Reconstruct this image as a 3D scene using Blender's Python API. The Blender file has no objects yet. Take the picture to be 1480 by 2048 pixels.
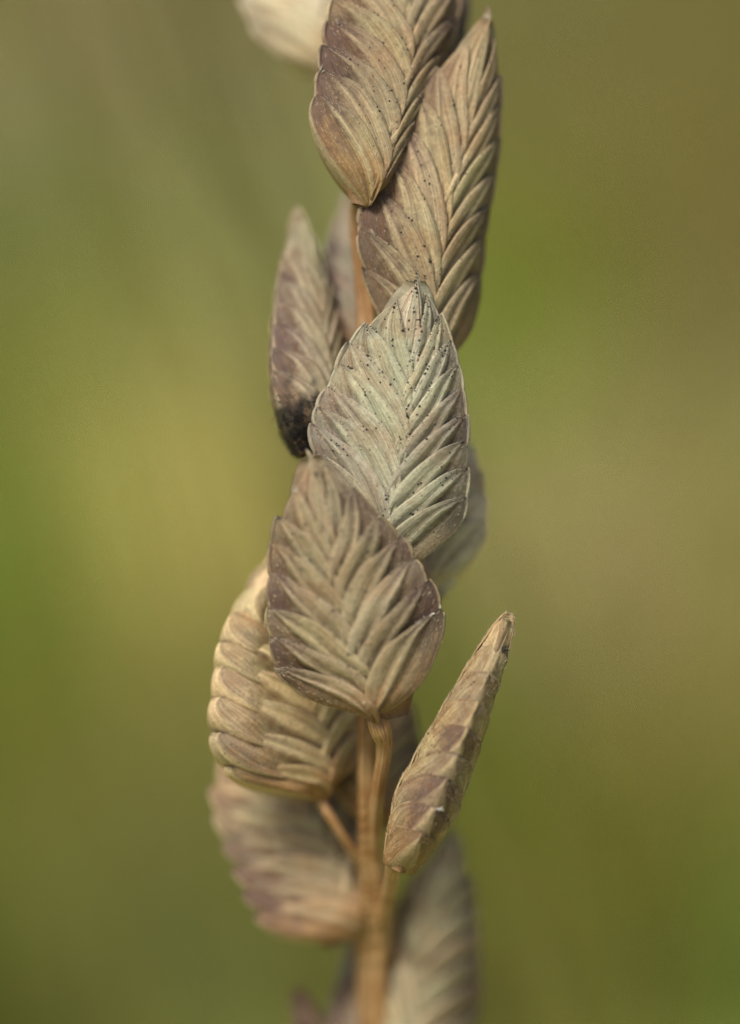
import bpy, math, random
import numpy as np
from mathutils import Matrix, Vector

random.seed(7)
rng = np.random.default_rng(7)
scene = bpy.context.scene
col = scene.collection

# ------------------------------------------------------------------ camera
# 1 unit is about 2 mm.  The camera looks down on the meadow by PITCH.
PITCH = math.radians(25)
FOC = 80.0
W0 = Vector((0, 0, 93.0))
RIGHT = Vector((1, 0, 0))
FWD = Vector((0, math.cos(PITCH), -math.sin(PITCH)))
UP = Vector((0, math.sin(PITCH), math.cos(PITCH)))
cd = bpy.data.cameras.new("camera")
cam = bpy.data.objects.new("camera", cd)
col.objects.link(cam)
cam.location = W0 - FWD * FOC
cam.rotation_euler = (math.radians(90) - PITCH, 0, 0)
cd.sensor_fit = 'VERTICAL'
cd.sensor_height = 24
cd.lens = 24 * FOC / 20.48
cd.clip_start = 1
cd.clip_end = 60000
cd.dof.use_dof = True
cd.dof.focus_distance = FOC
cd.dof.aperture_fstop = cd.lens * 1e-3 / 7.2
scene.camera = cam

# ------------------------------------------------------------------ light
SUN_EL, SUN_AZ = math.radians(63), math.radians(226)     # azimuth clockwise from +Y: behind and left of the camera
world = bpy.data.worlds.new("World")
scene.world = world
world.use_nodes = True
wn = world.node_tree
sky = wn.nodes.new("ShaderNodeTexSky")
sky.sky_type = 'NISHITA'
sky.sun_disc = False
sky.sun_elevation = SUN_EL
sky.sun_rotation = SUN_AZ
sky.air_density = 1.0
sky.dust_density = 4.0
sky.ozone_density = 0.6
bg = wn.nodes["Background"]
bg.inputs["Strength"].default_value = 0.058
wn.links.new(sky.outputs[0], bg.inputs[0])
sd = bpy.data.lights.new("sun", 'SUN')
sd.energy = 2.15
sd.angle = math.radians(20)
sd.color = (1.0, 0.95, 0.85)
sun = bpy.data.objects.new("sun", sd)
col.objects.link(sun)
sdir = Vector((math.sin(SUN_AZ) * math.cos(SUN_EL), math.cos(SUN_AZ) * math.cos(SUN_EL), math.sin(SUN_EL)))
sun.rotation_euler = sdir.to_track_quat('Z', 'Y').to_euler()
scene.view_settings.view_transform = 'Standard'
scene.view_settings.look = 'None'
scene.view_settings.exposure = 0.82
scene.view_settings.gamma = 1.0
scene.cycles.use_denoising = True
scene.cycles.max_bounces = 8
scene.cycles.sample_clamp_indirect = 6

# ------------------------------------------------------------------ helpers
def frame_vec(x, d, z):
    """a vector given as right / away from the camera / up in the camera's frame"""
    return RIGHT * x + FWD * d + UP * z

def place(px, py, d=0.0):
    """world point at depth d (behind the plane of focus) that shows at pixel px,py of the 1480x2048 photograph"""
    k = 1 + d / FOC
    return W0 + frame_vec((px - 740) / 100 * k, d, (1024 - py) / 100 * k)

def ground_at(px, py, z=0.0):
    o = cam.location
    v = place(px, py, 0) - o
    t = (z - o.z) / v.z
    return o + v * t

def catmull(pts, n):
    P = np.array(pts, float)
    P = np.vstack([2 * P[0] - P[1], P, 2 * P[-1] - P[-2]])
    seg = np.linalg.norm(np.diff(P[1:-1], axis=0), axis=1)
    cum = np.concatenate([[0], np.cumsum(seg)])
    out = []
    for t in np.linspace(0, cum[-1], n):
        i = min(int(np.searchsorted(cum, t, 'right')) - 1, len(seg) - 1)
        u = (t - cum[i]) / max(seg[i], 1e-9)
        p0, p1, p2, p3 = P[i], P[i + 1], P[i + 2], P[i + 3]
        out.append(0.5 * ((2 * p1) + (p2 - p0) * u + (2 * p0 - 5 * p1 + 4 * p2 - p3) * u * u + (3 * p1 - p0 - 3 * p2 + p3) * u ** 3))
    return np.array(out)

def new_obj(name, verts, faces, mat, parent=None, uv=None, pig=None, tone=None, smooth=True):
    me = bpy.data.meshes.new(name)
    me.from_pydata([tuple(v) for v in verts], [], [tuple(f) for f in faces])
    if smooth:
        me.polygons.foreach_set('use_smooth', [True] * len(me.polygons))
    if uv is not None:
        l = me.uv_layers.new(name='UVMap')
        idx = np.empty(len(me.loops), int)
        me.loops.foreach_get('vertex_index', idx)
        l.data.foreach_set('uv', np.asarray(uv, float)[idx].ravel())
    for nm, arr in (('pig', pig), ('tone', tone)):
        if arr is not None:
            a = me.attributes.new(nm, 'FLOAT_COLOR', 'POINT')
            arr = np.asarray(arr, float)
            if arr.ndim == 1:
                arr = np.tile(arr, (len(verts), 1))
            if arr.shape[1] == 3:
                arr = np.column_stack([arr, np.ones(len(arr))])
            a.data.foreach_set('color', arr.ravel())
    me.materials.append(mat)
    o = bpy.data.objects.new(name, me)
    col.objects.link(o)
    if parent:
        o.parent = parent
    return o

def grid_faces(nu, nv, off=0, closed=False):
    f = []
    m = nv if closed else nv - 1
    for i in range(nu - 1):
        for j in range(m):
            j2 = (j + 1) % nv
            f.append((off + i * nv + j, off + i * nv + j2, off + (i + 1) * nv + j2, off + (i + 1) * nv + j))
    return f

def tube(path, radii, nseg=16, ridge=0.0, nridge=5, twist=0.0, wob=0.0):
    """verts, faces, uv of a tube along path with a ribbed section"""
    P = np.array(path, float)
    n = len(P)
    T = np.gradient(P, axis=0)
    T /= np.linalg.norm(T, axis=1)[:, None]
    ref = np.array([0, -1.0, 0.05])
    V, UV = [], []
    for i in range(n):
        a = np.cross(T[i], ref); a /= np.linalg.norm(a)
        b = np.cross(a, T[i])
        for j in range(nseg):
            th = 2 * math.pi * j / nseg
            r = radii[i] * (1 + ridge * math.cos(nridge * th + twist * i / n) + wob * math.sin(i * .6 + 2 * th))
            V.append(P[i] + r * (math.cos(th) * a + math.sin(th) * b))
            UV.append((i / n, j / nseg))
    F = grid_faces(n, nseg, closed=True)
    F.append(tuple(range(nseg - 1, -1, -1)))
    F.append(tuple((n - 1) * nseg + j for j in range(nseg)))
    return V, F, UV

# ------------------------------------------------------------------ materials
class NT:
    def __init__(s, name):
        s.m = bpy.data.materials.new(name)
        s.m.use_nodes = True
        s.t = s.m.node_tree
        s.t.nodes.clear()
        s.out = s.n('ShaderNodeOutputMaterial')
    def n(s, typ, **kw):
        nd = s.t.nodes.new(typ)
        for k, v in kw.items():
            setattr(nd, k, v)
        return nd
    def set(s, sock, v):
        if isinstance(v, bpy.types.NodeSocket):
            s.t.links.new(v, sock)
        elif hasattr(sock.default_value, '__len__'):
            v = list(v) if hasattr(v, '__len__') else [v] * 3
            if len(sock.default_value) == 4 and len(v) == 3:
                v = v + [1]
            sock.default_value = v
        else:
            sock.default_value = v
    def math(s, op, a, b=None, c=None, clamp=False):
        nd = s.n('ShaderNodeMath', operation=op, use_clamp=clamp)
        for i, v in enumerate((a, b, c)):
            if v is not None:
                s.set(nd.inputs[i], v)
        return nd.outputs[0]
    def ramp(s, v, a, b, lo=0.0, hi=1.0):
        nd = s.n('ShaderNodeMapRange', interpolation_type='SMOOTHSTEP')
        for i, q in enumerate((v, a, b, lo, hi)):
            s.set(nd.inputs[i], q)
        return nd.outputs[0]
    def mix(s, f, a, b, mode='MIX'):
        nd = s.n('ShaderNodeMix', data_type='RGBA', blend_type=mode)
        s.set(nd.inputs[0], f); s.set(nd.inputs[6], a); s.set(nd.inputs[7], b)
        return nd.outputs[2]
    def noise(s, vec, scale, detail=3, rough=.55, dist=0.0):
        nd = s.n('ShaderNodeTexNoise')
        if vec is not None:
            s.set(nd.inputs['Vector'], vec)
        s.set(nd.inputs['Scale'], scale); s.set(nd.inputs['Detail'], detail)
        s.set(nd.inputs['Roughness'], rough); s.set(nd.inputs['Distortion'], dist)
        return nd.outputs['Fac']
    def vor(s, vec, scale, rnd=1.0):
        nd = s.n('ShaderNodeTexVoronoi')
        s.set(nd.inputs['Vector'], vec); s.set(nd.inputs['Scale'], scale); s.set(nd.inputs['Randomness'], rnd)
        return nd
    def comb(s, x, y, z):
        nd = s.n('ShaderNodeCombineXYZ')
        for i, v in enumerate((x, y, z)):
            s.set(nd.inputs[i], v)
        return nd.outputs[0]

def husk_material(name='dry_husk', thin=.16):
    k = NT(name)
    tc = k.n('ShaderNodeTexCoord')
    P = tc.outputs['Object']
    uvs = k.n('ShaderNodeSeparateXYZ'); k.set(uvs.inputs[0], tc.outputs['UV'])
    U, V = uvs.outputs[0], uvs.outputs[1]
    pa = k.n('ShaderNodeAttribute', attribute_name='pig')
    ps = k.n('ShaderNodeSeparateColor'); k.set(ps.inputs[0], pa.outputs['Color'])
    S, Q, R = ps.outputs[0], ps.outputs[1], ps.outputs[2]
    ta = k.n('ShaderNodeAttribute', attribute_name='tone')
    tone = ta.outputs['Color']
    off = k.n('ShaderNodeVectorMath', operation='ADD')
    k.set(off.inputs[0], P); k.set(off.inputs[1], k.comb(k.math('MULTIPLY', R, 37.0), k.math('MULTIPLY', R, 11.0), 0.0))
    PR = off.outputs[0]
    va = k.math('ABSOLUTE', V)
    # blotches of the dried skin
    n1 = k.noise(P, 1.1, 4, .6, .4)
    n2 = k.noise(PR, 3.2, 4, .65, .3)
    n3 = k.noise(P, 14, 4, .7)
    fine = k.noise(P, 60, 3, .7)
    green = (.56, .51, .34); tan = (.50, .39, .24); mauve = (.178, .124, .103); warm = (.40, .215, .075)
    c = k.mix(k.ramp(n1, .40, .62), green, tan)
    # purple-brown towards the keel, stronger low on the spikelet
    mf = k.math('MULTIPLY', k.ramp(k.math('ADD', Q, k.math('MULTIPLY', k.math('SUBTRACT', n2, .5), .9)), .30, .95),
                k.ramp(k.math('ADD', S, k.math('MULTIPLY', k.math('SUBTRACT', n1, .5), 1.2)), 1.0, .55))
    vf = k.math('MULTIPLY', k.ramp(k.math('ADD', va, k.math('MULTIPLY', k.math('SUBTRACT', n2, .5), .5)), .72, .25), k.ramp(Q, .25, .8))
    vf = k.math('MULTIPLY', vf, k.ramp(k.math('ADD', n1, k.math('MULTIPLY', R, .25)), .38, .62, .25, 1.0))
    mf = k.math('MAXIMUM', mf, k.math('MULTIPLY', vf, .5))
    mf = k.math('MULTIPLY', mf, k.ramp(S, .97, .82))
    c = k.mix(k.math('MULTIPLY', k.math('MULTIPLY', mf, .88), ta.outputs['Alpha'], clamp=True), c, mauve)
    # orange-brown base
    wf = k.ramp(k.math('ADD', S, k.math('MULTIPLY', k.math('SUBTRACT', n2, .5), .35)), .30, .02)
    c = k.mix(k.math('MULTIPLY', wf, k.ramp(ta.outputs['Alpha'], .0, .7, .0, .7)), c, warm)
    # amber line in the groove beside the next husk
    # pale nerves
    def nerve(center, width):
        w = k.math('ADD', center, k.math('MULTIPLY', k.math('SUBTRACT', n2, .5), .10))
        return k.ramp(k.math('ABSOLUTE', k.math('SUBTRACT', va, w)), width, width * .25)
    nv = k.math('MULTIPLY', k.math('MAXIMUM', nerve(.58, .085), k.math('MULTIPLY', nerve(.83, .06), .3)), k.ramp(U, .93, .7))
    nv = k.math('MULTIPLY', nv, k.ramp(n2, .25, .6, .35, 1.0))
    c = k.mix(k.math('MULTIPLY', nv, .75), c, (.66, .58, .39))
    dk = k.math('MULTIPLY', nerve(.70, .05), k.ramp(n3, .3, .6, .2, .9))
    c = k.mix(k.math('MULTIPLY', dk, .25), c, (.17, .12, .075))
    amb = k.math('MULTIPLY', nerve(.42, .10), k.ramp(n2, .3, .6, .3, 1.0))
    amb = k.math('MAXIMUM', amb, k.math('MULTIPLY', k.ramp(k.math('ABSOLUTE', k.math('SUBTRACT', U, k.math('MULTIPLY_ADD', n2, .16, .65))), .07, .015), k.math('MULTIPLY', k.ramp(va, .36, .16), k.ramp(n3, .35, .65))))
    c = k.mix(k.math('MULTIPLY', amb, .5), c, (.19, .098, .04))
    # keel and margin dry out pale
    edge = k.math('MAXIMUM', k.ramp(va, .955, .995), k.math('MULTIPLY', k.ramp(va, .08, .02), 1.25))
    c = k.mix(k.math('MULTIPLY', edge, .6), c, (.58, .50, .34))
    # long fibres
    fib = k.noise(k.comb(k.math('MULTIPLY', U, 2.5), k.math('MULTIPLY', V, 42.0), k.math('MULTIPLY', R, 50.0)), 1.0, 3, .6)
    fibm = k.ramp(fib, .3, .7, .70, 1.22)
    c = k.mix(1.0, c, k.comb(fibm, fibm, fibm), 'MULTIPLY')
    mott = k.ramp(n3, .25, .75, .72, 1.25)
    c = k.mix(.8, c, k.comb(mott, mott, mott), 'MULTIPLY')
    grn = k.ramp(fine, .3, .72, .80, 1.22)
    c = k.mix(.8, c, k.comb(grn, grn, grn), 'MULTIPLY')
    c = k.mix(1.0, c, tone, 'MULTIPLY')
    # sooty stains near the tips and along cross bands, and fine mould dots
    n4 = k.noise(PR, 2.3, 5, .7)
    st = k.math('MULTIPLY', k.ramp(n4, .60, .72), k.ramp(n3, .35, .6))
    c = k.mix(k.math('MULTIPLY', st, .55), c, (.07, .055, .05))
    tipd = k.math('MULTIPLY', k.ramp(U, .90, 1.0), k.ramp(n2, .42, .62))
    c = k.mix(k.math('MULTIPLY', tipd, .8), c, (.055, .045, .04))
    v1 = k.vor(P, 9.0)
    cs = k.n('ShaderNodeSeparateColor'); k.set(cs.inputs[0], v1.outputs['Color'])
    keep = k.math('GREATER_THAN', k.math('ADD', cs.outputs[0], k.math('MULTIPLY', k.math('SUBTRACT', n1, .5), .9)), .50)
    dots = k.math('MULTIPLY', k.ramp(v1.outputs['Distance'], k.math('MULTIPLY_ADD', cs.outputs[1], .20, .10), .04), keep)
    c = k.mix(k.math('MULTIPLY', dots, .8), c, (.035, .028, .022))
    # pale hair points
    v2 = k.vor(P, 34.0)
    cs2 = k.n('ShaderNodeSeparateColor'); k.set(cs2.inputs[0], v2.outputs['Color'])
    pts = k.math('MULTIPLY', k.ramp(v2.outputs['Distance'], .25, .08), k.math('GREATER_THAN', cs2.outputs[0], .72))
    c = k.mix(k.math('MULTIPLY', pts, .4), c, (.68, .60, .45))
    # relief
    h = k.math('ADD', k.math('MULTIPLY', fib, .5), k.math('MULTIPLY', k.math('ADD', fine, k.math('MULTIPLY', n3, 1.2)), .55))
    bmp = k.n('ShaderNodeBump'); k.set(bmp.inputs['Strength'], .75); k.set(bmp.inputs['Distance'], .05); k.set(bmp.inputs['Height'], h)
    b = k.n('ShaderNodeBsdfPrincipled')
    k.set(b.inputs['Base Color'], c); k.set(b.inputs['Roughness'], k.ramp(n3, .3, .7, .36, .62))
    k.set(b.inputs['Specular IOR Level'], .5); k.set(b.inputs['Normal'], bmp.outputs[0])
    tr = k.n('ShaderNodeBsdfTranslucent')
    k.set(tr.inputs[0], k.mix(1.0, c, (1.0, .8, .52), 'MULTIPLY')); k.set(tr.inputs['Normal'], bmp.outputs[0])
    mx = k.n('ShaderNodeMixShader'); k.set(mx.inputs[0], thin)
    k.t.links.new(b.outputs[0], mx.inputs[1]); k.t.links.new(tr.outputs[0], mx.inputs[2])
    k.t.links.new(mx.outputs[0], k.out.inputs[0])
    return k.m

def straw_material():
    k = NT('dry_straw')
    tc = k.n('ShaderNodeTexCoord')
    uvs = k.n('ShaderNodeSeparateXYZ'); k.set(uvs.inputs[0], tc.outputs['UV'])
    P = tc.outputs['Object']
    fib = k.noise(k.comb(k.math('MULTIPLY', uvs.outputs[0], 5.0), k.math('MULTIPLY', uvs.outputs[1], 30.0), 0.0), 1.0, 3, .6)
    n = k.noise(P, 1.3, 3, .6)
    c = k.mix(k.ramp(n, .38, .62), (.47, .29, .13), (.34, .175, .065))
    f = k.ramp(fib, .3, .7, .55, 1.3)
    c = k.mix(1.0, c, k.comb(f, f, f), 'MULTIPLY')
    st = k.ramp(k.noise(P, 7, 3, .6), .62, .75)
    c = k.mix(k.math('MULTIPLY', st, .5), c, (.16, .09, .05))
    bmp = k.n('ShaderNodeBump'); k.set(bmp.inputs['Strength'], .5); k.set(bmp.inputs['Distance'], .04); k.set(bmp.inputs['Height'], fib)
    b = k.n('ShaderNodeBsdfPrincipled')
    k.set(b.inputs['Base Color'], c); k.set(b.inputs['Roughness'], .5); k.set(b.inputs['Normal'], bmp.outputs[0])
    k.set(b.inputs['Subsurface Weight'], .15); k.set(b.inputs['Subsurface Scale'], .12); k.set(b.inputs['Subsurface Radius'], (1, .6, .3))
    k.t.links.new(b.outputs[0], k.out.inputs[0])
    return k.m

def flat_material(name, c, rough=.8, scale=8.0):
    k = NT(name)
    tc = k.n('ShaderNodeTexCoord')
    n = k.ramp(k.noise(tc.outputs['Object'], scale, 3, .6), .3, .7, .6, 1.4)
    cc = k.mix(1.0, c, k.comb(n, n, n), 'MULTIPLY')
    b = k.n('ShaderNodeBsdfPrincipled')
    k.set(b.inputs['Base Color'], cc); k.set(b.inputs['Roughness'], rough)
    k.t.links.new(b.outputs[0], k.out.inputs[0])
    return k.m

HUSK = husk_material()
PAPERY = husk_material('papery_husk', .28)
STRAW = straw_material()
MOULD = flat_material('black_mould', (.018, .014, .012), .7)
FLUFF = flat_material('pale_fluff', (.62, .60, .52), .8)
HAIR = flat_material('straw_hair', (.52, .43, .29), .6)

# ------------------------------------------------------------------ meadow behind
# the turf is a patchwork: moss, fresh grass, dry straw (positions on the ground, in units; radius; albedo)
PATCH = []
def patch(px, py, rx, ry, c, w=1.0):
    g = ground_at(px, py, 4)
    g2 = ground_at(px, py - 100, 4)
    PATCH.append((g.x, g.y, rx / 100 * (g - cam.location).length / FOC, abs(g2.y - g.y) * ry / 100, c, w))
OLIVE = (.150, .140, .040)
patch(240, 60, 220, 140, (.21, .165, .085))
patch(100, 250, 200, 160, (.165, .165, .060))
patch(260, 260, 160, 140, (.125, .130, .030))
patch(480, 420, 150, 180, (.23, .22, .09))
patch(250, 680, 170, 160, (.205, .190, .055))
patch(30, 640, 110, 180, (.120, .130, .018))
patch(300, 980, 190, 150, (.30, .25, .085), 1.3)
patch(0, 1130, 150, 170, (.085, .150, .006), 1.5)
patch(150, 1370, 190, 170, (.125, .125, .004), 1.3)
patch(370, 1250, 120, 150, (.20, .165, .055))
patch(120, 1650, 260, 150, (.155, .135, .042))
patch(350, 1850, 260, 160, (.165, .175, .055), 1.3)
patch(0, 2040, 110, 120, (.022, .026, .004), 2.0)
patch(1150, 100, 320, 220, (.150, .134, .045))
patch(1440, 200, 140, 260, (.135, .110, .024))
patch(1080, 330, 160, 140, (.165, .150, .028))
patch(1090, 560, 170, 140, (.120, .135, .016), 1.3)
patch(975, 660, 90, 120, (.125, .190, .016), 1.2)
patch(1400, 560, 160, 180, (.17, .140, .055))
patch(1240, 960, 230, 190, (.240, .205, .082), 1.4)
patch(1450, 900, 120, 150, (.19, .180, .055))
patch(1190, 1330, 170, 170, (.215, .175, .070), 1.2)
patch(1430, 1250, 120, 220, (.19, .165, .045))
patch(990, 1430, 150, 140, (.100, .130, .008), 1.4)
patch(1230, 1640, 170, 150, (.120, .100, .010), 1.4)
patch(1450, 1780, 150, 220, (.105, .130, .026), 1.2)
patch(1120, 1900, 240, 180, (.145, .135, .032), 1.2)
patch(600, 1700, 200, 300, (.13, .12, .03))

def turf_colour(x, y):
    acc = np.array(OLIVE) * .05
    wsum = .05
    for gx, gy, rx, ry, c, w in PATCH:
        k = w * math.exp(-((x - gx) / rx) ** 2 - ((y - gy) / ry) ** 2)
        acc = acc + np.array(c) * k
        wsum += k
    c = acc / wsum
    m = np.array((.155, .145, .042))
    return np.clip(m + (c - m) * 1.45, .002, .6) * np.array((1.60, 1.72, 1.72))

def ground_material():
    k = NT('turf_soil')
    at = k.n('ShaderNodeAttribute', attribute_name='tone')
    tc = k.n('ShaderNodeTexCoord')
    n = k.ramp(k.noise(tc.outputs['Object'], .25, 5, .65), .3, .7, .55, 1.4)
    c = k.mix(1.0, at.outputs['Color'], k.comb(n, n, n), 'MULTIPLY')
    b = k.n('ShaderNodeBsdfPrincipled')
    k.set(b.inputs['Base Color'], c); k.set(b.inputs['Roughness'], .95); k.set(b.inputs['Specular IOR Level'], .1)
    k.t.links.new(b.outputs[0], k.out.inputs[0])
    return k.m

def blade_material():
    k = NT('grass_blade')
    at = k.n('ShaderNodeAttribute', attribute_name='tone')
    b = k.n('ShaderNodeBsdfPrincipled')
    k.set(b.inputs['Base Color'], at.outputs['Color']); k.set(b.inputs['Roughness'], .6); k.set(b.inputs['Specular IOR Level'], .2)
    tr = k.n('ShaderNodeBsdfTranslucent'); k.set(tr.inputs[0], at.outputs['Color'])
    mx = k.n('ShaderNodeMixShader'); k.set(mx.inputs[0], .4)
    k.t.links.new(b.outputs[0], mx.inputs[1]); k.t.links.new(tr.outputs[0], mx.inputs[2])
    k.t.links.new(mx.outputs[0], k.out.inputs[0])
    return k.m

xs = np.concatenate([[-30000, -6000, -1500, -500], np.linspace(-240, 240, 97), [500, 1500, 6000, 30000]])
ys = np.concatenate([[-30000, -6000, -1500, -300], np.linspace(0, 900, 181), [1500, 4000, 12000, 40000]])
gv, gc = [], []
for y in ys:
    for x in xs:
        gv.append((x, y, 0.5 * math.sin(x * .06) * math.cos(y * .045) if abs(x) < 300 and 0 < y < 900 else 0))
        gc.append(turf_colour(x, y))
ground = new_obj('ground', gv, grid_faces(len(ys), len(xs)), ground_material(), tone=np.array(gc))
ground['kind'] = 'structure'
ground['label'] = 'mossy and straw coloured turf far below the seed head'

bv, bf, bc = [], [], []
NB = 20000
for i in range(NB):
    y = 120 + 560 * random.random() ** 1.1
    x = random.uniform(-1, 1) * (50 + y * .16)
    c = turf_colour(x, y) * (.75 + .7 * random.random()) * np.array((random.uniform(.9, 1.15), 1, random.uniform(.7, 1.3)))
    h = random.uniform(4, 11); w = random.uniform(.35, .9)
    a = random.uniform(0, 2 * math.pi); le = random.uniform(.1, .9) * h
    d = np.array((math.cos(a), math.sin(a), 0)); sde = np.array((-d[1], d[0], 0)) * w
    p = np.array((x, y, -.4)); n0 = len(bv)
    for t, ww in ((0, 1), (.45, .85), (.8, .45)):
        q = p + d * le * t * t + np.array((0, 0, h * t * (1 - .25 * t)))
        bv += [q - sde * ww, q + sde * ww]
    bv.append(p + d * le + np.array((0, 0, h * .75)))
    bf += [(n0, n0 + 1, n0 + 3, n0 + 2), (n0 + 2, n0 + 3, n0 + 5, n0 + 4), (n0 + 4, n0 + 5, n0 + 6)]
    bc += [c] * 7
# taller stalks leaning among the turf
for i in range(46):
    y = random.uniform(70, 150); x = random.choice((random.uniform(-34, -6), random.uniform(-34, -6), random.uniform(-40, 45)))
    c = turf_colour(x, y + 60) * random.choice((.62, .75, 1.3, 1.5))
    top = 93 - (y - 10) * .466 + random.uniform(-12, 14); w = random.uniform(.25, .7); lx = -random.uniform(4, 16) if x < 0 else random.uniform(-6, 6)
    n0 = len(bv)
    for t in (0, .35, .7):
        bv += [(x + lx * t * t - w * (1 - .4 * t), y, top * t - .3), (x + lx * t * t + w * (1 - .4 * t), y + .3, top * t - .3)]
    bv.append((x + lx, y, top))
    bf += [(n0, n0 + 1, n0 + 3, n0 + 2), (n0 + 2, n0 + 3, n0 + 5, n0 + 4), (n0 + 4, n0 + 5, n0 + 6)]
    bc += [c] * 7
for i in range(11):
    d = random.uniform(24, 52)
    tp_ = place(random.uniform(-60, 460), random.uniform(-260, -60), d)
    c = turf_colour(tp_.x, tp_.y + 120) * random.choice((.55, .65, 1.25, 1.4)); w = random.uniform(.25, .55); bx = tp_.x + random.uniform(14, 30)
    n0 = len(bv)
    for t in np.linspace(0, 1, 9):
        x = bx + (tp_.x - bx) * t ** 1.6; ww = w * (1 - .7 * t)
        bv += [(x - ww, tp_.y, tp_.z * t), (x + ww, tp_.y + .3, tp_.z * t)]
    bf += [(n0 + 2 * q, n0 + 2 * q + 1, n0 + 2 * q + 3, n0 + 2 * q + 2) for q in range(8)]
    bc += [c] * 18
turf = new_obj('meadow_grass', bv, bf, blade_material(), tone=np.clip(np.array(bc), 0, .9))
turf['kind'] = 'stuff'
turf['label'] = 'blurred olive green and straw coloured meadow grass behind'

# ------------------------------------------------------------------ the seed head
foot = ground_at(740, 2048, 0)
foot = place(760, 2100, 3.2)
foot = Vector((foot.x + 2.0, foot.y - 8, 0))
head = bpy.data.objects.new('grass_seed_head', None)
col.objects.link(head)
head.location = foot
head.empty_display_size = 2
head['label'] = 'dry brown grass seed head of flattened overlapping husks on an orange stem'
head['category'] = 'grass'
def L(px, py, d=0.0):
    return place(px, py, d) - foot

def add_stem(pts, name='stem', n=90, nseg=20, ridge=.1, nridge=5, twist=1.5, extra=None, label=None, mat=STRAW):
    """pts: (px, py, depth, width in px)"""
    P = [tuple(L(a, b, c)) + (w,) for a, b, c, w in pts]
    if extra:
        P = extra + P
    C = catmull(P, n)
    V, F, UV = tube(C[:, :3], C[:, 3] / 212, nseg, ridge, nridge, twist, .03)
    o = new_obj(name, V, F, mat, head, uv=UV)
    if label:
        o['label'] = label
    return o

# the main stem comes up from the ground
gb = L(752, 2048, 4.4)
add_stem([(752, 2048, 4.4, 86), (752, 1900, 3.8, 82), (752, 1800, 3.1, 74), (742, 1700, 2.3, 56), (736, 1600, 1.6, 44), (734, 1500, 1.2, 40),
          (735, 1420, 1.0, 40), (745, 1250, 1.0, 38), (750, 1050, 1.0, 36), (742, 850, 1.5, 34), (732, 700, 1.7, 32), (726, 600, 1.7, 30), (716, 500, 1.6, 27),
          (711, 420, 1.5, 25), (735, 300, .8, 24), (775, 180, .9, 22), (800, 60, 1.0, 20), (800, -120, 1.0, 18)],
         n=600, extra=[(0, 0, 0, 100), (gb.x * .45, gb.y * .45 - .5, gb.z * .45, 96), (gb.x * .85, gb.y * .85, gb.z * .87, 92)])
ped = [
    # (points) pedicels
    [(750, 1830, 3.2, 16), (752, 1740, 2.5, 28), (750, 1660, 1.65, 30), (754, 1590, 1.0, 29), (765, 1530, .6, 31), (769, 1490, .35, 33), (759, 1453, .0, 46), (748, 1420, .1, 30)],
    [(742, 1780, 2.9, 26), (722, 1730, 2.4, 22), (690, 1680, 2.0, 21), (655, 1625, 1.8, 22), (637, 1590, 2.1, 30)],
    [(756, 1880, 3.6, 20), (770, 1830, 2.7, 30), (778, 1790, 1.9, 32), (786, 1745, .9, 34), (792, 1722, .5, 40)],
    [(742, 1970, 4.0, 20), (736, 1930, 3.8, 36), (722, 1880, 3.5, 34), (712, 1845, 3.4, 40)],
    [(746, 860, 1.6, 18), (745, 700, 1.45, 22), (740, 600, 1.4, 22), (732, 510, 1.3, 22), (727, 440, .95, 24), (728, 408, .6, 26)],
    [(752, 1290, 1.0, 28), (760, 1230, .8, 28), (771, 1170, .6, 36)],
    [(745, 1020, 1.0, 26), (710, 960, 1.2, 26), (630, 915, 1.0, 32)],
    [(742, 930, 1.2, 26), (780, 870, 1.3, 26), (828, 795, 1.1, 34)],
    [(800, 60, 1.0, 20), (740, 110, 2.0, 20), (668, 160, 3.3, 30)],
    [(752, 1300, 1.0, 28), (800, 1240, 1.8, 26), (850, 1180, 2.2, 34)],
    [(760, 1990, 4.5, 30), (775, 2100, 4.5, 36), (795, 2170, 4.6, 40)],
    [(745, 860, .8, 22), (735, 790, 1.6, 22), (708, 722, 2.4, 26)],
    [(755, 1800, 3.5, 24), (750, 1720, 3.0, 26), (752, 1660, 2.9, 30)],
]
for q in ped:
    add_stem(q, 'pedicel', n=30, nseg=14, ridge=.06, nridge=4)

# ---- spikelets -----------------------------------------------------------
STD_OUT = [(0, .28), (.04, .58), (.12, .84), (.25, .98), (.38, 1), (.55, .9), (.7, .71), (.84, .44), (.94, .2), (1, .03)]

def smooth01(x):
    x = np.clip(x, 0, 1)
    return x * x * (3 - 2 * x)

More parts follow.
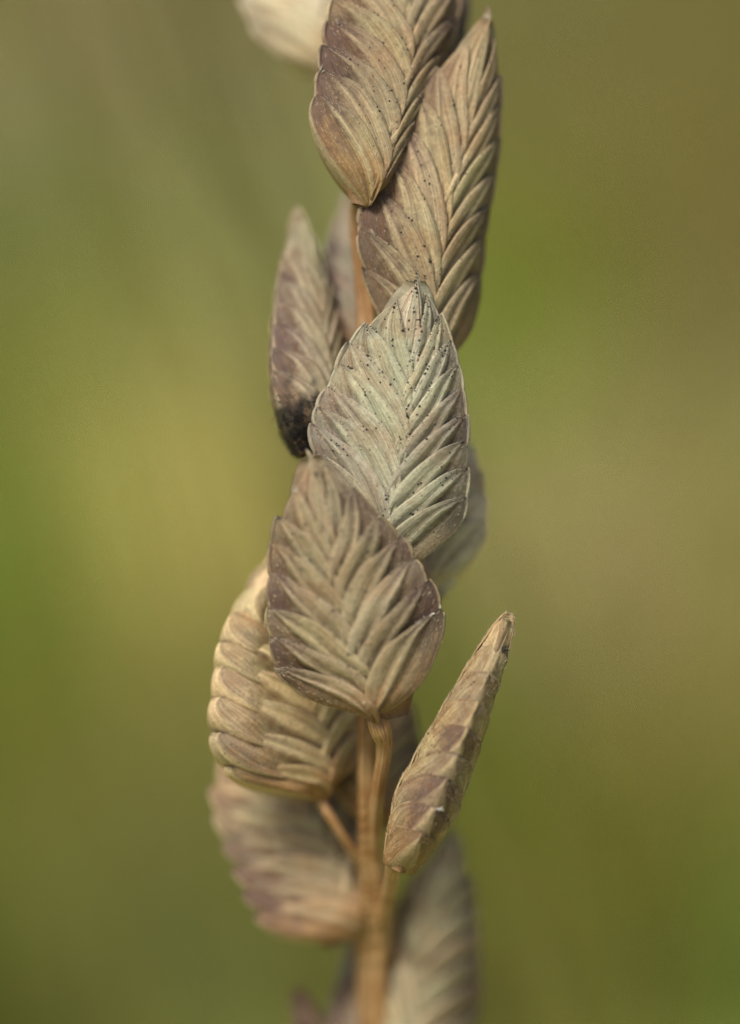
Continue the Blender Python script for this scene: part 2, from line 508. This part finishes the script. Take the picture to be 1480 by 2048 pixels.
class Spikelet:
    def __init__(s, base, tip, d0, d1, roll=0, w=1.4, wl=None, wr=None, T=.46, n=9, axis=None, left=None, right=None,
                 tone=(1, 1, 1), mv=1.0, bend=0.0, bow=0.0, label=None, res=(22, 10), seed=0, rag=1.0, specks=60, step=.19, puff=0.0, glume=True,
                 reach=.34, tp=(.10, .60), kq=1.04, bul=1.0, spk=0.0, flip=.12, rel=1.0, uvs=1.0, stain=0.0, cut=.045, mat=None):
        s.r = random.Random(seed * 17 + 3)
        s.seed = seed
        B = np.array(L(*base, d0)); E = np.array(L(*tip, d1))
        Zv = Vector(E - B); s.len = Zv.length
        Z = Zv.normalized()
        toward = -FWD
        X0 = toward.cross(Z) * -1.0
        X0 = Z.cross(toward) * -1.0
        X0 = (toward.cross(Z)); X0.normalize()
        if X0.dot(RIGHT) * (1 if Z.dot(UP) > -.2 else -1) < 0:
            X0 = -X0
        N0 = Z.cross(X0) * -1.0
        if N0.dot(toward) < 0:
            N0 = -N0
        ro = math.radians(roll)
        s.X = X0 * math.cos(ro) - N0 * math.sin(ro)
        s.N = N0 * math.cos(ro) + X0 * math.sin(ro)
        s.Z = Z
        s.B = Vector(B)
        dx = (tip[0] - base[0]) / 100; dz = -(tip[1] - base[1]) / 100
        li = math.hypot(dx, dz); ux, uz = dx / li, dz / li
        stretch = s.len / (li * (1 + (d0 + d1) / 2 / FOC))
        cr = max(math.cos(ro), .25)
        def local(p):
            x = (p[0] - base[0]) / 100; z = -(p[1] - base[1]) / 100
            c = (x * ux + z * uz) * stretch; a = (x * uz - z * ux) / cr
            return (a, c)
        NS = 240
        if axis is not None:
            A = catmull([local(p) for p in [base] + axis + [tip]], NS)
        else:
            t = np.linspace(0, 1, NS)
            A = np.column_stack([bow * 4 * t * (1 - t), t * s.len])
        s.A = A
        g = np.gradient(A, axis=0); g /= np.linalg.norm(g, axis=1)[:, None]
        # smooth normals so that wide husks do not fold
        nn = np.column_stack([g[:, 1], -g[:, 0]])
        ker = np.ones(41) / 41
        nn = np.column_stack([np.convolve(np.pad(nn[:, i], 20, 'edge'), ker, 'valid') for i in range(2)])
        s.NN = nn / np.linalg.norm(nn, axis=1)[:, None]
        s.W = {}
        st = np.linspace(0, 1, NS)
        for side, tr, ww in ((-1, left, wl), (1, right, wr)):
            if tr is not None:
                O = catmull([local(p) for p in tr], 300)
                # (s, offset) of every outline point
                D = O[:, None, :] - A[None]
                off = np.einsum('ijk,jk->ij', D, s.NN) * side
                along = np.abs(np.einsum('ijk,jk->ij', D, g / 1.0))
                j = np.argmin(along + (off < -.05) * 9, axis=1)
                sv = st[j]; ov = off[np.arange(len(O)), j]
                order = np.argsort(sv)
                w_ = np.interp(st, sv[order], ov[order])
                w_ = np.convolve(np.pad(w_, 7, 'edge'), np.ones(15) / 15, 'valid')
                s.W[side] = np.maximum(w_, .03)
            else:
                o = np.array(STD_OUT)
                s.W[side] = np.maximum(np.interp(st, o[:, 0], o[:, 1]) * (ww or w), .02)
                s.W[side] = np.convolve(np.pad(s.W[side], 6, 'edge'), np.ones(13) / 13, 'valid')
        s.tp = tp; s.rel = rel; s.cut = cut; s.mat = mat or HUSK; s.stain = stain; s.uvs = uvs; s.flip = flip; s.spk = spk; s.kq = kq; s.bul = bul; s.T = T; s.n = n; s.tone = np.array(tuple(tone) + (mv,)); s.bend = bend; s.res = res; s.rag = rag; s.step = step; s.puff = puff; s.reach = reach
        M = Matrix((s.X, s.N, s.Z)).transposed().to_4x4()
        M.translation = s.B
        s.build(M, label, specks)

    def point(s, sv, q, side):
        i = np.clip(sv, 0, 1) * (len(s.A) - 1)
        k = np.arange(len(s.A))
        ax = np.interp(i, k, s.A[:, 0]); ac = np.interp(i, k, s.A[:, 1])
        nx = np.interp(i, k, s.NN[:, 0]); nc = np.interp(i, k, s.NN[:, 1])
        w = np.interp(i, k, s.W[side])
        w_other = np.interp(i, k, s.W[-side])
        w = np.where(q < 0, w_other, w)
        over = np.maximum(sv - 1, 0) * s.len
        return ax + nx * side * q * w, ac + nc * side * q * w + over

    def height(s, sv, q):
        a = np.clip(np.abs(q) / s.kq, 0, 1)
        t = s.T * np.sqrt(np.clip(sv / s.tp[0] + .12, 0, 1)) * np.clip((1.04 - sv) / s.tp[1], 0, 1) ** .6
        return t * np.clip(1 - a ** 1.9, 0, 1) ** .78

    def surf(s, m, u, v):
        """points of husk m at u (base to tip) and signed v (keel 0, margins +-1)"""
        b, t, side, seed = m['b'], m['t'], m['side'], m['ph']
        va = np.abs(v)
        def bez(p, u):
            return ((1 - u) ** 3)[..., None] * p[0] + (3 * u * (1 - u) ** 2)[..., None] * p[1] + (3 * u * u * (1 - u))[..., None] * p[2] + (u ** 3)[..., None] * p[3]
        d = t - b
        K = [np.array(x) for x in ((b, 0.0), (b - .01 + m['k1'], .85), (b + d * .80, 1.0 + .17 * s.bul + m['k2']), (t, m['qt']))]
        Mg = [np.array(x) for x in ((b - .02, -.10), (b + d * .38, -.20), (b + d * .90, .36 + m['m2']), (t, m['qt']))]
        kk = bez(K, u); mm = bez(Mg, u)
        e = va[..., None] ** .95
        sq = kk * (1 - e) + mm * e
        # puckers
        wv = m['wav'] * np.sin(u * 9 + seed) * np.sin(va * 6 + seed * 2) * np.sin(u * math.pi)
        sv = sq[..., 0] + wv * .010
        q = sq[..., 1]
        a, c = s.point(sv, q, side)
        tf = .12 + .88 * smooth01((1 - u) * 3.0)
        y = s.height(sv, q) + tf * s.step * (va ** 1.2 - .22 * np.clip((va - .86) / .14, 0, 1) ** 2) - .05 * b + m['lift'] * va
        # nerves stand proud, skin between them sinks
        env = np.clip(u * 6, 0, 1) * smooth01((1 - u) * 3.2)
        y = y + s.rel * env * (m['n1'] * np.exp(-((va - .58) / .07) ** 2) + m['n2'] * np.exp(-((va - .83) / .06) ** 2) - .018 * np.exp(-((va - .71) / .05) ** 2)
                       - .035 * np.exp(-((va - .44) / .07) ** 2))
        y = y + s.puff * np.exp(-((q - .80) / .25) ** 2) * np.clip(1 - va, 0, 1) * np.sin(math.pi * np.clip(u, 0, 1)) * 2
        y = y + .018 * np.sin(u * 7 + seed * 3 + va * 5) * np.clip(va * 3, 0, 1) * env
        if m.get('prev') is not None:
            qa, sa = m['prev']
            dl = sv - np.interp(q, qa, sa)
            y = y - s.cut * smooth01((.036 - dl) / .034) * np.clip(va * 5, 0, 1) * np.clip((1.06 - q) * 5, 0, 1)
        y = np.where(va < 1e-6, 0, y)
        sgn = np.where(v < 0, -1, 1)
        y = y * sgn
        y = y + s.bend * (c / s.len) ** 2
        return np.stack([a, y, c], -1), sv, q

    def build(s, M, label, specks):
        r = s.r
        # rachilla: the thin axis inside is the spikelet's own mesh
        k = np.linspace(.0, .985, 40)
        th = np.linspace(0, 2 * math.pi, 17)[:-1]
        Sg, Tg = np.meshgrid(k, th, indexing='ij')
        qq = (.62 + .28 * smooth01((Sg - .75) / .2)) * np.cos(Tg)
        a0, c0 = s.point(Sg, np.abs(qq), 1)
        a1, c1 = s.point(Sg, np.abs(qq), -1)
        a = np.where(qq > 0, a0, a1); c = np.where(qq > 0, c0, c1)
        y = .86 * s.height(Sg, qq) * np.sin(Tg) + s.bend * (c / s.len) ** 2
        V = np.stack([a, y, c], -1).reshape(-1, 3)
        F = grid_faces(40, 16, closed=True) + [tuple(range(16)), tuple(39 * 16 + j for j in range(15, -1, -1))]
        uv = np.stack([Sg * 4 % 1, .3 + 0 * Sg], -1).reshape(-1, 2)
        pig = np.stack([Sg, np.abs(qq), 0 * Sg + .5], -1).reshape(-1, 3)
        sp = new_obj('spikelet', V, F, HUSK, head, uv=uv, pig=pig, tone=s.tone * np.array((.8, .8, .8, 1)))
        sp.matrix_local = M
        if label:
            sp['label'] = label
        s.obj = sp
        s.husks = []
        s.last = {-1: None, 1: None}
        n = s.n
        for i in range(n):
            f = i / (n - 1)
            for side in (-1, 1):
                ff = f + (0.5 / (n - 1) if side == 1 else 0) - .15 / (n - 1)
                ff = max(ff, 0)
                if ff > 1.0: ff = 1.0
                b = (1.0 - s.reach * .92) * ff ** 1.02
                t = (s.reach - .04) + (1.0 - s.reach + .04) * ff ** .93
                if i == n - 1 and side == 1:
                    t = 1.02
                m = dict(b=b, t=t + r.uniform(-.006, .006), side=side, ph=r.uniform(0, 6), k1=r.uniform(-.008, .008), k2=r.uniform(-.02, .04) * s.rag,
                         m2=r.uniform(-.06, .06), qt=1.02 + r.uniform(-.02, .06) * s.rag, wav=r.uniform(.3, 1) * s.rag, lift=r.uniform(-.004, .016),
                         n1=r.uniform(.03, .062), n2=r.uniform(.0, .010), rnd=r.random())
                if i >= n - 2:
                    m['qt'] = .62 if i == n - 2 else (-.12 if side == 1 else .0)
                    if i == n - 1: m['m2'] = -.52
                m['prev'] = s.last[side]
                nu, nv = s.res
                uu = np.linspace(0, 1, nu) ** .9
                vv = np.linspace(0, 1, nv + 1) ** 1.15
                vv = np.concatenate([-vv[::-1], vv[1:]])
                Ug, Vg = np.meshgrid(uu, vv, indexing='ij')
                Pn, sv, q = s.surf(m, Ug, Vg)
                pig = np.stack([sv, np.clip(np.abs(q), 0, 1.2), np.full_like(sv, m['rnd'])], -1).reshape(-1, 3)
                tn = s.tone * (1 + (np.array([r.uniform(-1, 1)] * 3 + [0]) * .14)) * (1 + np.array([r.uniform(-.04, .04) for _ in range(3)] + [r.uniform(-.25, .25)]))
                if s.stain:
                    g = 1 - .90 * smooth01((s.stain - sv + .07 * np.sin(q * 7 + sv * 45 + m['ph']) + .05 * np.sin(q * 23 + Ug * 9)) / s.stain * 1.5).reshape(-1, 1) ** .8
                    tn = np.hstack([tn[None, :3] * g, np.full_like(g, tn[3])])
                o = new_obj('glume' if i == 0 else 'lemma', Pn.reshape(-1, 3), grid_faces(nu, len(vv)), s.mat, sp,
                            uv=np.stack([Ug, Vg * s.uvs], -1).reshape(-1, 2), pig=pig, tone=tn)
                md = o.modifiers.new('thickness', 'SOLIDIFY'); md.thickness = .022; md.offset = -1 if side == 1 else 1
                s.husks.append(m)
                uu_ = np.linspace(.3, 1, 40)
                _, s_, q_ = s.surf(m, uu_, np.ones(40))
                q_ = np.maximum.accumulate(q_)
                s.last[side] = (q_, s_)
        if specks:
            s.add_specks(specks)

    def add_specks(s, count):
        r = s.r
        V, F = [], []
        ico = [(0, 0, 1), (.89, 0, .45), (.28, .85, .45), (-.72, .53, .45), (-.72, -.53, .45), (.28, -.85, .45), (.72, .53, -.45), (-.28, .85, -.45), (-.89, 0, -.45), (-.28, -.85, -.45), (.72, -.53, -.45), (0, 0, -1)]
        icf = [(0, 1, 2), (0, 2, 3), (0, 3, 4), (0, 4, 5), (0, 5, 1), (1, 6, 2), (2, 7, 3), (3, 8, 4), (4, 9, 5), (5, 10, 1), (6, 7, 2), (7, 8, 3), (8, 9, 4), (9, 10, 5), (10, 6, 1), (11, 7, 6), (11, 8, 7), (11, 9, 8), (11, 10, 9), (11, 6, 10)]
        i = 0
        while i < count:
            m = r.choice(s.husks[2:] if r.random() > s.spk else s.husks[len(s.husks) // 2:])
            # runs of specks along a nerve or a margin
            run = 1 if r.random() < .72 else r.randint(2, 5)
            u0 = r.uniform(.1, .95); v0 = r.choice((r.uniform(.4, .99), .69, .97)) * (1 if r.random() > s.flip else -1)
            for j in range(run):
                u = np.array([min(u0 + j * r.uniform(.02, .05), .97)]); v = np.array([v0 + r.uniform(-.02, .02)])
                P, _, _ = s.surf(m, u, np.clip(v, -1, 1))
                rad = .008 + .022 * r.random() ** 2.2 * (1.5 if r.random() < .12 else 1)
                n0 = len(V)
                for x, y, z in ico:
                    V.append((P[0, 0] + x * rad * r.uniform(.7, 1.2), P[0, 1] + y * rad * .7, P[0, 2] + z * rad * r.uniform(.7, 1.2)))
                F += [tuple(q + n0 for q in f) for f in icf]
                i += 1
        o = new_obj('mould_speck', V, F, MOULD, s.obj)
        o['kind'] = 'stuff'

# C: the sharp spikelet facing the camera
C = Spikelet((772, 1165), (834, 551), .55, .0, roll=0, n=10, seed=1, T=.46, res=(34, 24), specks=900, spk=.55,
    axis=[(768, 1090), (782, 1000), (803, 900), (815, 830), (822, 760), (829, 680), (833, 610)],
    left=[(755, 1160), (700, 1100), (648, 985), (632, 890), (640, 815), (668, 755), (690, 708), (722, 655), (757, 612), (790, 577), (822, 552)],
    right=[(800, 1180), (855, 1165), (900, 1115), (921, 1045), (929, 960), (931, 880), (926, 800), (913, 720), (896, 660), (878, 610), (860, 570), (846, 552)],
    tone=(1.04, 1.08, 1.10), mv=.85)
D = Spikelet((748, 1443), (618, 912), .05, -1.0, roll=0, n=8, seed=2, T=.5, res=(36, 26), specks=260, step=.21,
    axis=[(735, 1385), (722, 1340), (705, 1300), (690, 1235), (676, 1180), (664, 1130), (654, 1060), (640, 985)],
    left=[(735, 1440), (690, 1426), (615, 1400), (566, 1350), (545, 1300), (541, 1230), (544, 1160), (548, 1090), (562, 1012), (585, 960), (603, 910)],
    right=[(765, 1448), (810, 1450), (855, 1418), (888, 1360), (899, 1310), (886, 1250), (860, 1180), (820, 1110), (772, 1050), (722, 1000), (680, 950), (636, 910)],
    tone=(.92, .82, .72), bend=-.15)
A = Spikelet((728, 416), (775, -190), .45, 1.3, roll=22, n=8, seed=3, T=.5, res=(30, 20), specks=260,
    axis=[(762, 300), (790, 180), (802, 60), (795, -60)],
    left=[(712, 415), (672, 390), (640, 340), (624, 290), (624, 245), (640, 185), (648, 120), (660, 50), (674, -10), (700, -90), (760, -185)],
    right=[(738, 412), (775, 380), (815, 300), (850, 200), (880, 120), (905, 50), (915, 0), (905, -80), (800, -185)],
    tone=(.95, .83, .71), mv=1.15, bul=1.2)
Bs = Spikelet((832, 785), (978, 18), 1.0, 1.2, roll=20, n=9, seed=4, T=.52, res=(30, 20), specks=260,
    axis=[(842, 640), (854, 520), (880, 400), (908, 290), (930, 200), (955, 100)],
    left=[(812, 770), (762, 640), (724, 510), (722, 440), (745, 385), (775, 310), (808, 240), (855, 160), (905, 90), (945, 45), (970, 20)],
    right=[(858, 788), (902, 745), (945, 675), (957, 590), (965, 480), (980, 390), (996, 290), (1002, 200), (1003, 110), (995, 50), (985, 18)],
    tone=(1.0, .89, .75), bul=1.2)
Es = Spikelet((795, 1740), (1018, 1232), .35, -.1, tp=(.3, .75), step=.12, roll=97, n=9, seed=5, T=.57, w=1.0, reach=.22, kq=1.05, bul=.9, flip=.55, rel=.25, uvs=.52, res=(26, 14), specks=60, bow=.05, tone=(1.05, .91, .73))
Fs = Spikelet((618, 912), (594, 425), 1.0, 2.4, roll=48, stain=.24, n=8, seed=6, T=.5, w=1.0, tone=(.95, .90, .84), specks=60, bow=.1)
Gs = Spikelet((708, 720), (690, 385), 2.4, 3.6, roll=30, n=8, seed=7, T=.4, w=.62, tone=(.78, .74, .78), specks=0, res=(16, 8))
Hs = Spikelet((872, 1192), (876, 780), 2.0, 3.2, roll=-15, n=7, seed=8, T=.42, w=1.05, mv=.0, mat=PAPERY, tone=(1.75, 1.74, 1.7), specks=6, res=(18, 9))
Is = Spikelet((635, 1598), (560, 1070), 2.1, 1.8, roll=40, n=8, seed=9, T=.55, res=(28, 18), specks=30, puff=.14, step=.17, mv=.75, reach=.25, rel=.5, uvs=.85, kq=1.12, bul=1.4,
    axis=[(612, 1490), (600, 1380), (590, 1260), (575, 1150)],
    left=[(610, 1600), (540, 1585), (465, 1530), (433, 1450), (437, 1370), (447, 1280), (475, 1195), (512, 1125), (548, 1075)],
    right=[(655, 1590), (700, 1530), (712, 1440), (700, 1330), (680, 1230), (640, 1140), (575, 1072)],
    tone=(1.42, 1.25, 1.0))
Js = Spikelet((718, 1872), (455, 1390), 3.4, 3.6, roll=25, n=8, step=.2, reach=.30, puff=.06, rel=.6, rag=.3, bul=.45, seed=10, T=.55, w=1.5, tone=(1.15, 1.03, .90), mv=1.15, specks=0, res=(20, 10),
    axis=[(665, 1760), (610, 1660), (545, 1550)],
    left=[(695, 1890), (620, 1915), (550, 1888), (497, 1808), (455, 1715), (425, 1640), (410, 1560), (415, 1490), (440, 1400)],
    right=[(730, 1830), (745, 1740), (720, 1620), (660, 1530), (570, 1460), (475, 1392)])
Ks = Spikelet((795, 2180), (917, 1628), 4.6, 4.0, roll=10, n=8, seed=11, T=.5, w=1.0, step=.22, mv=.8, tone=(1.15, 1.08, .98), specks=0, res=(20, 10),
    axis=[(812, 2040), (835, 1900), (865, 1780), (895, 1690)],
    left=[(770, 2170), (742, 2040), (760, 1920), (800, 1790), (850, 1700), (905, 1632)],
    right=[(830, 2170), (930, 2120), (960, 2000), (962, 1900), (958, 1800), (945, 1690), (925, 1630)])
Ls = Spikelet((668, 160), (490, -330), 3.3, 5.2, roll=10, n=8, seed=12, T=.5, w=1.25, mv=.4, mat=PAPERY, tone=(1.62, 1.58, 1.62), specks=0, res=(18, 9))
Ms = Spikelet((690, 2260), (712, 1870), 4.4, 5.0, roll=50, n=7, seed=13, T=.4, w=.75, tone=(1.0, .9, .85), specks=0, res=(14, 7))
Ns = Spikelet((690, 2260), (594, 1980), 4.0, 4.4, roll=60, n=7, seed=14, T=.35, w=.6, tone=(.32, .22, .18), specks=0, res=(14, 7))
Ps = Spikelet((752, 1660), (760, 1300), 2.8, 3.4, roll=10, n=7, seed=15, T=.4, w=.95, tone=(.85, .68, .5), specks=0, res=(16, 8))
Qs = Spikelet((720, 1790), (640, 1480), 4.6, 5.4, roll=-30, n=7, seed=16, T=.4, w=.8, tone=(.7, .62, .55), specks=0, res=(14, 7))
Rs = Spikelet((830, 210), (905, -240), 2.4, 3.4, roll=-10, n=7, seed=17, T=.4, w=.8, tone=(.85, .82, .85), specks=0, res=(14, 7))

# black fuzzy mould rotting the foot of the left spikelet
Fs.obj['label'] = 'spikelet with black mould at its foot'
def mould_fuzz(sp, n, smax, side, seed):
    r = random.Random(seed)
    V, F = [], []
    k = 0
    for k in range(n):
        sv = smax * r.random() ** 1.4
        q = r.uniform(-.2, 1.12)
        if r.random() < .35 + .65 * (abs(math.sin(sv * 40 + q * 5)) > .8):
            sv *= .6
        S_, Q_ = np.array([sv]), np.array([q])
        a, c = sp.point(S_, Q_, side)
        y = (sp.height(S_, Q_) + sp.step * .75) * (1 if r.random() < .8 else r.uniform(-1, 1))
        p = np.array((a[0], y[0], c[0]))
        d = np.array((side * .9 + r.uniform(-.6, .6), r.uniform(-.2, 1.0), r.uniform(-.8, .5)))
        d = d / np.linalg.norm(d) * r.uniform(.05, .19)
        t = np.array((d[2], 0, -d[0])); t = t / (np.linalg.norm(t) + 1e-6) * r.uniform(.004, .009)
        w = np.cross(d, t); w = w / (np.linalg.norm(w) + 1e-6) * .007
        n0 = len(V)
        V += [p - t, p + t, p + w, p + d * .6 - t * .7, p + d * .6 + t * .7, p + d * .6 + w * .7, p + d + np.array((r.uniform(-.03, .03), 0, r.uniform(-.03, .03)))]
        F += [(n0, n0 + 1, n0 + 4, n0 + 3), (n0 + 1, n0 + 2, n0 + 5, n0 + 4), (n0 + 2, n0, n0 + 3, n0 + 5), (n0 + 3, n0 + 4, n0 + 6), (n0 + 4, n0 + 5, n0 + 6), (n0 + 5, n0 + 3, n0 + 6)]
    o = new_obj('mould_fuzz', V, F, MOULD, sp.obj)
    o['kind'] = 'stuff'
mould_fuzz(Fs, 3200, .20, -1, 5)
mould_fuzz(Fs, 900, .12, 1, 6)

def stigma(sp, mi, side, u, v, n, size, seed, mat=None):
    """a few withered stigma wisps caught at a husk's edge"""
    r = random.Random(seed)
    m = [q for q in sp.husks if q['side'] == side][mi]
    V, F = [], []
    for i in range(n):
        P, _, _ = sp.surf(m, np.array([min(u + r.uniform(-.05, .05), 1)]), np.array([v + r.uniform(-.03, .03)]))
        p = P[0]
        d = np.array((side * r.uniform(-.2, 1), r.uniform(.2, 1), r.uniform(-.1, 1.2)))
        d = d / np.linalg.norm(d) * size * r.uniform(.5, 1)
        c = np.array((r.uniform(-.3, .3), r.uniform(-.1, .2), r.uniform(-.3, .3))) * size
        path = [p + d * t + c * t * t for t in np.linspace(0, 1, 6)]
        v_, f_, _ = tube(path, [size * .13 * (1 - .8 * t) for t in np.linspace(0, 1, 6)], 6)
        n0 = len(V)
        V += list(v_); F += [tuple(q + n0 for q in f) for f in f_]
    new_obj('stigma', V, F, mat or FLUFF, sp.obj)
stigma(D, 0, 1, .97, .8, 5, .11, 1)
stigma(D, 0, 1, .86, .97, 4, .09, 2)
stigma(D, 0, 1, .97, .6, 3, .08, 3, MOULD)
stigma(A, 1, -1, .98, .4, 3, .13, 4)
stigma(A, 3, -1, .9, .7, 3, .10, 5)
stigma(C, 7, -1, .97, .8, 4, .10, 6)
stigma(Bs, 8, -1, .97, .6, 5, .16, 7)
stigma(Es, 1, -1, .98, .15, 5, .16, 8)
stigma(Es, 1, -1, .96, .12, 4, .14, 9, MOULD)
stigma(Es, 7, -1, .97, .25, 14, .16, 10, MOULD)
stigma(Es, 5, -1, .95, .1, 7, .06, 13, MOULD)
stigma(Es, 6, -1, .7, -.5, 9, .06, 14, MOULD)
stigma(Gs, 3, -1, .97, .6, 4, .2, 11)
stigma(D, 6, -1, .97, .6, 3, .12, 12)

def husk_hair(sp, n, seed, front=.8):
    """the short pale down on the husks"""
    r = random.Random(seed)
    V, F = [], []
    per = max(n // len(sp.husks), 1)
    for m in sp.husks:
        u = np.array([r.uniform(.2, .95) for _ in range(per)]); v = np.array([r.random() ** .8 * (1 if r.random() < front else -1) for _ in range(per)])
        P, _, _ = sp.surf(m, u, v)
        P2, _, _ = sp.surf(m, np.clip(u + .03, 0, 1), v)
        for p, p2, w in zip(P, P2, v):
            t = p2 - p; t = t / (np.linalg.norm(t) + 1e-6)
            d = t + np.array((m['side'] * r.uniform(0, .9) * (1 - abs(w)), (1 if w > 0 else -1) * r.uniform(.3, .9), r.uniform(-.2, .3)))
            d = d / np.linalg.norm(d) * r.uniform(.03, .085)
            a = np.array((t[2], 0, -t[0])) * .0055
            n0 = len(V)
            V += [p - a, p + a, p + np.array((0, .009, 0)), p + d]
            F += [(n0, n0 + 1, n0 + 3), (n0 + 1, n0 + 2, n0 + 3), (n0 + 2, n0, n0 + 3)]
    o = new_obj('husk_hair', V, F, HAIR, sp.obj)
    o['kind'] = 'stuff'
husk_hair(C, 2600, 31); husk_hair(D, 3400, 32); husk_hair(Es, 2600, 33, .5); husk_hair(A, 1800, 34); husk_hair(Bs, 1600, 35); husk_hair(Fs, 900, 36)

C.obj['label'] = 'sharp grey green spikelet peppered with black specks'
Es.obj['label'] = 'spikelet seen edge on along its keel'
Ls.obj['label'] = 'pale cream blurred spikelet at the top left'
Ns.obj['label'] = 'dark brown spikelet tip at the bottom edge'
